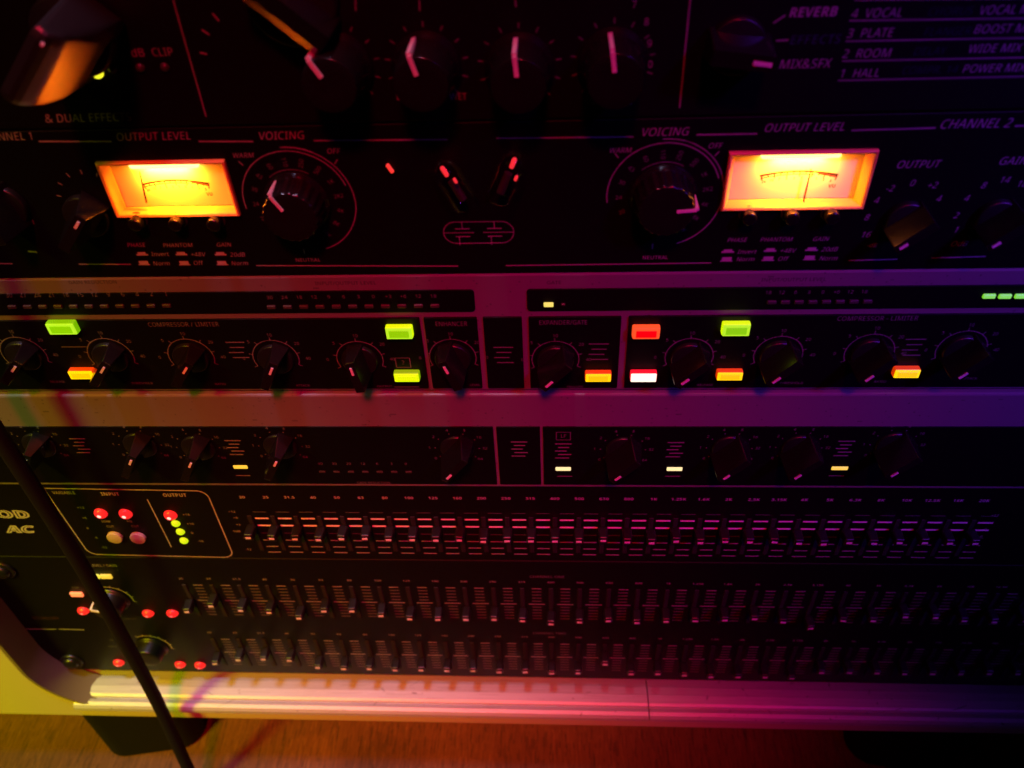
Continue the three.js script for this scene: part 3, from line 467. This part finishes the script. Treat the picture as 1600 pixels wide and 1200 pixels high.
{
  const y1 = -3 * U - 0.0002, y0 = -4 * U + 0.0002;
  const t = thing('graphic_equalizer', 'black equalizer with one row of faders and an outlined input and output box', 'equalizer', 'graphic equalizers');
  chassis(t, y0, y1);
  const P = new Print(y0, y1, '#080807');
  const x0 = -0.0940, x1 = 0.1681, dx = (x1 - x0) / 30, ly = -0.1407;
  FREQ.forEach((s, i) => P.text(s, x0 + dx * i, ly, 2.1, { bold: true, ink: '#b2b2ad' }));
  for (let i = -1; i <= 30; i++) {
    const x = x0 + dx * (i + 0.5), L = (y, w, k, h = 0.4) => P.line(x - w, y, x + w, y, h, k);
    if (i < 0) continue;
    L(-0.1490, 0.0026, DIM, 0.3); L(-0.1527, 0.0026, '#efece6', 0.85); L(-0.1569, 0.0026, '#f2efe9', 0.9); L(-0.1615, 0.0024, DIM, 0.3); L(-0.1658, 0.0026, '#9a978f', 0.5); L(-0.1698, 0.0024, '#a09d97', 0.5); L(-0.1734, 0.0026, '#a09d97', 0.5);
  }
  for (const [s, x, y] of [['+12', -0.1000,-0.1488], ['+6', -0.0996,-0.1525], ['+3', -0.0996,-0.1563], ['0dB', -0.1012,-0.1605], ['-6', -0.0993,-0.1644], ['-12', -0.0996,-0.1717], ['+12', 0.1744,-0.1484], ['+6', 0.1745,-0.1524], ['0', 0.1737,-0.1560], ['-6', 0.1734,-0.1604]]) P.text(s, x, y, 1.7, { ink: '#b2b2ad' });
  // outlined box with its legends
  P.path([[-0.1662,-0.1362], [-0.1063,-0.1373], [-0.1067,-0.1772], [-0.1650,-0.1759], [-0.1667,-0.1352]].map(([a, b]) => [a, b]), 0.5, '#b2b2ad', 0.004);
  P.line(-0.1298,-0.1421, -0.1300,-0.1709, 0.45, '#b2b2ad');
  P.text('VARIABLE', -0.1600,-0.1387, 2.0, { ink: '#b2b2ad' }); P.text('INPUT', -0.1428,-0.1393, 2.3, { bold: true, ink: '#b2b2ad' }); P.text('OUTPUT', -0.1188,-0.1398, 2.3, { bold: true, ink: '#b2b2ad' });
  for (const [s, x, y] of [['+12', -0.1570,-0.1470], ['+6', -0.1580,-0.1530], ['0', -0.1592,-0.1592], ['-6', -0.1582,-0.1652], ['-12', -0.1572,-0.1712], ['+18', -0.1179,-0.1508], ['+10', -0.1180,-0.1561], ['0', -0.1190,-0.1615], ['-10', -0.1172,-0.1667], ['LOW', -0.1504,-0.1549], ['CUT', -0.1498,-0.1580], ['EQ', -0.1412,-0.1548], ['CUT', -0.1400,-0.1579]]) P.text(s, x, y, 1.7, { ink: '#b2b2ad' });
  // outlined initials of the maker, partly out of view
  { const g = P.g; g.strokeStyle = '#b2b2ad'; g.lineWidth = 2.4; g.textAlign = 'center'; g.textBaseline = 'middle';
    g.save(); g.translate(P.X(-0.1853), P.Y(-0.1514)); g.scale(1.55, 1); g.font = 'bold 25px sans-serif'; g.strokeText('OD', 0, 0); g.restore();
    g.save(); g.translate(P.X(-0.1863), P.Y(-0.1603)); g.transform(1.5, 0, -0.3, 1, 0, 0); g.font = 'bold 24px sans-serif'; g.strokeText('AC', 0, 0); g.restore(); }
  mesh('front_panel', planarUV(slab(roundRect(-HW, y0, HW, y1, 0.001), 0.003, 0), y0, y1), P.material(0.5), t);
  const yc = -0.1615, cap = -0.1571;
  for (let i = 0; i < 31; i++) fader(t, x0 + dx * i, yc, cap + (rnd() - 0.5) * 0.0010 - (i % 7 === 3 ? 0.001 : 0), 1.0);
  const red = glow([1.0, 0.02, 0.02], 0.9, [0.4, 0.02, 0.02]), core = glow([1.0, 0.55, 0.45], 1.6), grn = glow([0.55, 0.80, 0.0], 1.0);
  for (const [x, y] of [[-0.1503,-0.1500], [-0.1408,-0.1502], [-0.1238,-0.1508]]) mesh('core', domeGeo, core, led(t, x, y, 0.0025, red), [0, 0, 0.35]).scale.set(0.55, 0.55, 0.72);
  for (const [x, y] of [[-0.1234,-0.1558], [-0.1232,-0.1608], [-0.1235,-0.1663]]) led(t, x, y, 0.0017, grn);
  const tan = mat([0.42, 0.40, 0.36], 0.5);
  for (const [x, y] of [[-0.1498,-0.1639], [-0.1407,-0.1641]]) mesh('push_button', turned([[0.0030, 0.0002], [0.0030, 0.0012], [0.0027, 0.0016], [0, 0.0017]], 0, 0, 28), tan, t, [x, y, 0]);
  screws(t, [-0.2055], [y0 + 0.0085, y1 - 0.0085]);
}
function screws(t, xs, ys) {
  for (const x of xs) for (const y of ys) {
    const s = group('rack_screw', t, [x, y, 0]);
    mesh('washer', turned([[0.0052, 0.0001], [0.0052, 0.0010], [0.0046, 0.0013], [0, 0.0013]], 0, 0, 28), M.blackPlastic, s);
    mesh('head', turned([[0.0036, 0.0012], [0.0035, 0.0022], [0.0026, 0.0030], [0, 0.0033]], 0, 0, 24), M.blackPlastic, s);
  }
}
{
  const y1 = -4 * U - 0.0002, y0 = -6 * U + 0.0002;
  const t = thing('graphic_equalizer_001', 'black equalizer with two rows of faders standing on the aluminium sill', 'equalizer', 'graphic equalizers');
  chassis(t, y0, y1);
  const P = new Print(y0, y1, '#080807');
  const xa = -0.1329, dx = (0.1917 + 0.1329) / 28;
  const rows = [[-0.1917, -0.1963, -0.2073, -0.2179, 'CHANNEL ONE', 0.0164,-0.1888], [-0.2324, -0.2379, -0.2487, -0.2594, 'CHANNEL TWO', 0.0169,-0.2300]];
  rows.forEach(([ly, ta, tm, tb, s, sx, sy]) => {
    P.text(s, sx, sy + 0.0006, 2.1, { ink: GREY });
    for (let i = 0; i < 31; i++) {
      const x = xa + dx * i; P.text(FREQ[i], x, ly, 1.8, { ink: '#b8b4ac' });
      const xm = x + dx / 2; P.line(xm - 0.0034, tm, xm + 0.0034, tm, 0.5, '#a6a29a');
      for (let k = 0; k < 5; k++) { const a = THREE.MathUtils.lerp(ta, tm, k / 5), b = THREE.MathUtils.lerp(tb, tm, k / 5); P.line(xm - 0.0020, a, xm + 0.0020, a, k ? 0.4 : 0.5, k ? '#868079' : '#a6a29a'); P.line(xm - 0.0020, b, xm + 0.0020, b, 0.4, '#868079'); }
    }
  });
  P.text('LEVEL / GAIN', -0.1621,-0.1835, 1.9, { ink: '#b2b2ad' }); P.text('-', -0.1684,-0.1867, 1.6, { ink: GREY }); P.text('+', -0.1574,-0.1865, 1.6, { ink: GREY });
  const kn = [[-0.1672,-0.2072, 166], [-0.1628,-0.2448, 168]];
  for (const [x, y] of kn) { P.arc(x, y, 0.0088, -10, 120, 0.45, '#b2b2ad'); P.ticks(x, y, 0.0088, 0.0100, 120, -10, 7, 0.35, '#b2b2ad'); }
  P.line(-0.2202,-0.2318, -0.2020,-0.2314, 0.7, '#8e8e8a'); P.line(-0.2008,-0.2313, -0.1892,-0.2316, 0.7, '#8e8e8a'); P.text('EQUALIZER', -0.2030,-0.2227, 2.4, { ink: '#5a2c22' });
  P.text('CLIP', -0.1801,-0.1990, 1.5, { ink: GREY }); P.text('IN', -0.1800,-0.2398, 1.5, { ink: GREY }); P.text('LOW CUT', -0.1651,-0.2223, 1.4, { ink: GREY }); P.text('RANGE', -0.1815,-0.2453, 1.4, { ink: GREY });
  mesh('front_panel', planarUV(slab(roundRect(-HW, y0, HW, y1, 0.001), 0.003, 0), y0, y1), P.material(0.5), t);
  const c1 = [-0.2067, -0.2023, -0.2053, -0.2065, -0.2105, -0.2050, -0.2047, -0.2078, -0.2099, -0.2101, -0.2098, -0.2095, -0.2102, -0.2123, -0.2106, -0.2094, -0.2105, -0.2093, -0.2086, -0.2078, -0.2066, -0.2087, -0.2131, -0.2072, -0.2069, -0.2039, -0.2041, -0.2061, -0.2067, -0.2056, -0.2053];
  const c2 = [-0.2483, -0.2447, -0.2438, -0.2445, -0.2502, -0.2510, -0.2506, -0.2514, -0.2510, -0.2512, -0.2508, -0.2516, -0.2512, -0.2519, -0.2515, -0.2435, -0.2513, -0.2509, -0.2517, -0.2529, -0.2525, -0.2522, -0.2529, -0.2476, -0.2472, -0.2473, -0.2475, -0.2471, -0.2467, -0.2463, -0.2460];
  [c1, c2].forEach((c, r) => c.forEach((y, i) => fader(t, xa + dx * i, rows[r][2], y, 1.1)));
  for (const [x, y, a] of [[...kn[0]], [...kn[1]]]) roundKnob(t, x, y, 0.0066, 0.0064, a, { pw: 0.0010, flutes: 0, m: M.blackPlastic });
  const red = glow([1.0, 0.02, 0.015], 0.95, [0.3, 0.02, 0.02]), hotRed = glow([1.0, 0.10, 0.09], 1.2), hot = glow([1.0, 0.16, 0.05], 1.8), lime = glow([0.8, 0.75, 0.05], 1.0);
  bar(t, -0.1810,-0.2032, 0.0052, 0.0026, hot);
  for (const [x, y] of [[-0.1832,-0.2157], [-0.1551,-0.2171], [-0.1443,-0.2168], [-0.1834,-0.2588], [-0.1544,-0.2596], [-0.1451,-0.2599]]) { const o = led(t, x, y, 0.0026, red); o.scale.y *= 0.85; mesh('core', domeGeo, hotRed, o, [0, 0, 0.4]).scale.set(0.5, 0.5, 0.66); }
  bar(t, -0.1676,-0.1902, 0.0030, 0.0024, lime); bar(t, -0.1633,-0.1901, 0.0046, 0.0024, glow([1.0, 0.62, 0.04], 0.9));
  screws(t, [-0.2055], [y0 + 0.0085, y1 - 0.0085]);
}

// ---------------------------------------------------------------- cable hanging in front of the rack
{
  const t = thing('cable', 'black rubber cable hanging across the front of the rack beside the case corner', 'cable');
  const pts = [[-0.1471,0.0000, 0.018], [-0.1512,-0.0328, 0.018], [-0.1525,-0.0690, 0.018], [-0.1525,-0.0938, 0.018], [-0.1525,-0.1215, 0.018], [-0.1530,-0.1521, 0.018], [-0.1543,-0.1835, 0.018], [-0.1552,-0.2171, 0.019], [-0.1560,-0.2539, 0.021], [-0.1572,-0.3051, 0.026], [-0.1611,-0.3721, 0.030]].map((a) => V(...a));
  const e = pts[pts.length - 1]; pts.push(V(e.x + 0.004, FLOOR + 0.012, 0.042), V(e.x + 0.02, FLOOR + 0.0034, 0.075), V(e.x + 0.10, FLOOR + 0.0033, 0.16));
  mesh('sheath', new THREE.TubeGeometry(new THREE.CatmullRomCurve3(pts), 200, 0.0027, 18, false), M.rubber, t);
}

// ---------------------------------------------------------------- the added lamps, out of view, that tint and brighten the rack
for (const L of ADDED_LAMPS) {
  const t = thing('added_lamp', `added unseen black lamp can with a ${L.name} lens hung in front of the rack`, 'stage lamp');
  const p = V(...L.at), d = V(...L.aim).sub(p).normalize();
  t.position.copy(p); t.quaternion.setFromUnitVectors(V(0, 0, 1), d);
  const k = L.size / 6, can = new THREE.LatheGeometry([[0.05, -0.30], [0.11, -0.26], [0.122, -0.03], [0.132, -0.022], [0.132, 0.012], [0.126, 0.012], [0.118, -0.03]].map(([r, z]) => new THREE.Vector2(r * k, z)), 40); can.rotateX(Math.PI / 2);
  mesh('can', can, M.blackPlastic, t);
  const c = new THREE.Color().setRGB(...L.color), lm = new THREE.MeshStandardMaterial({ roughness: 0.3 }); lm.color.setRGB(0.1, 0.1, 0.1); lm.emissive.copy(c); lm.emissiveIntensity = 0.12;
  const lens = new THREE.CircleGeometry(0.12 * k, 40); mesh('lens', lens, lm, t, [0, 0, -0.012]);
  const s = new THREE.SpotLight(c, L.cd, 0, L.angle, L.penumbra, 2); s.name = 'lamp_light'; s.position.set(0, 0, 0.014); s.target.position.set(0, 0, 1); s.castShadow = true; s.shadow.radius = L.size; s.shadow.mapSize.set(2048, 2048);
  t.add(s, s.target);
}

renderer.render(scene, camera);
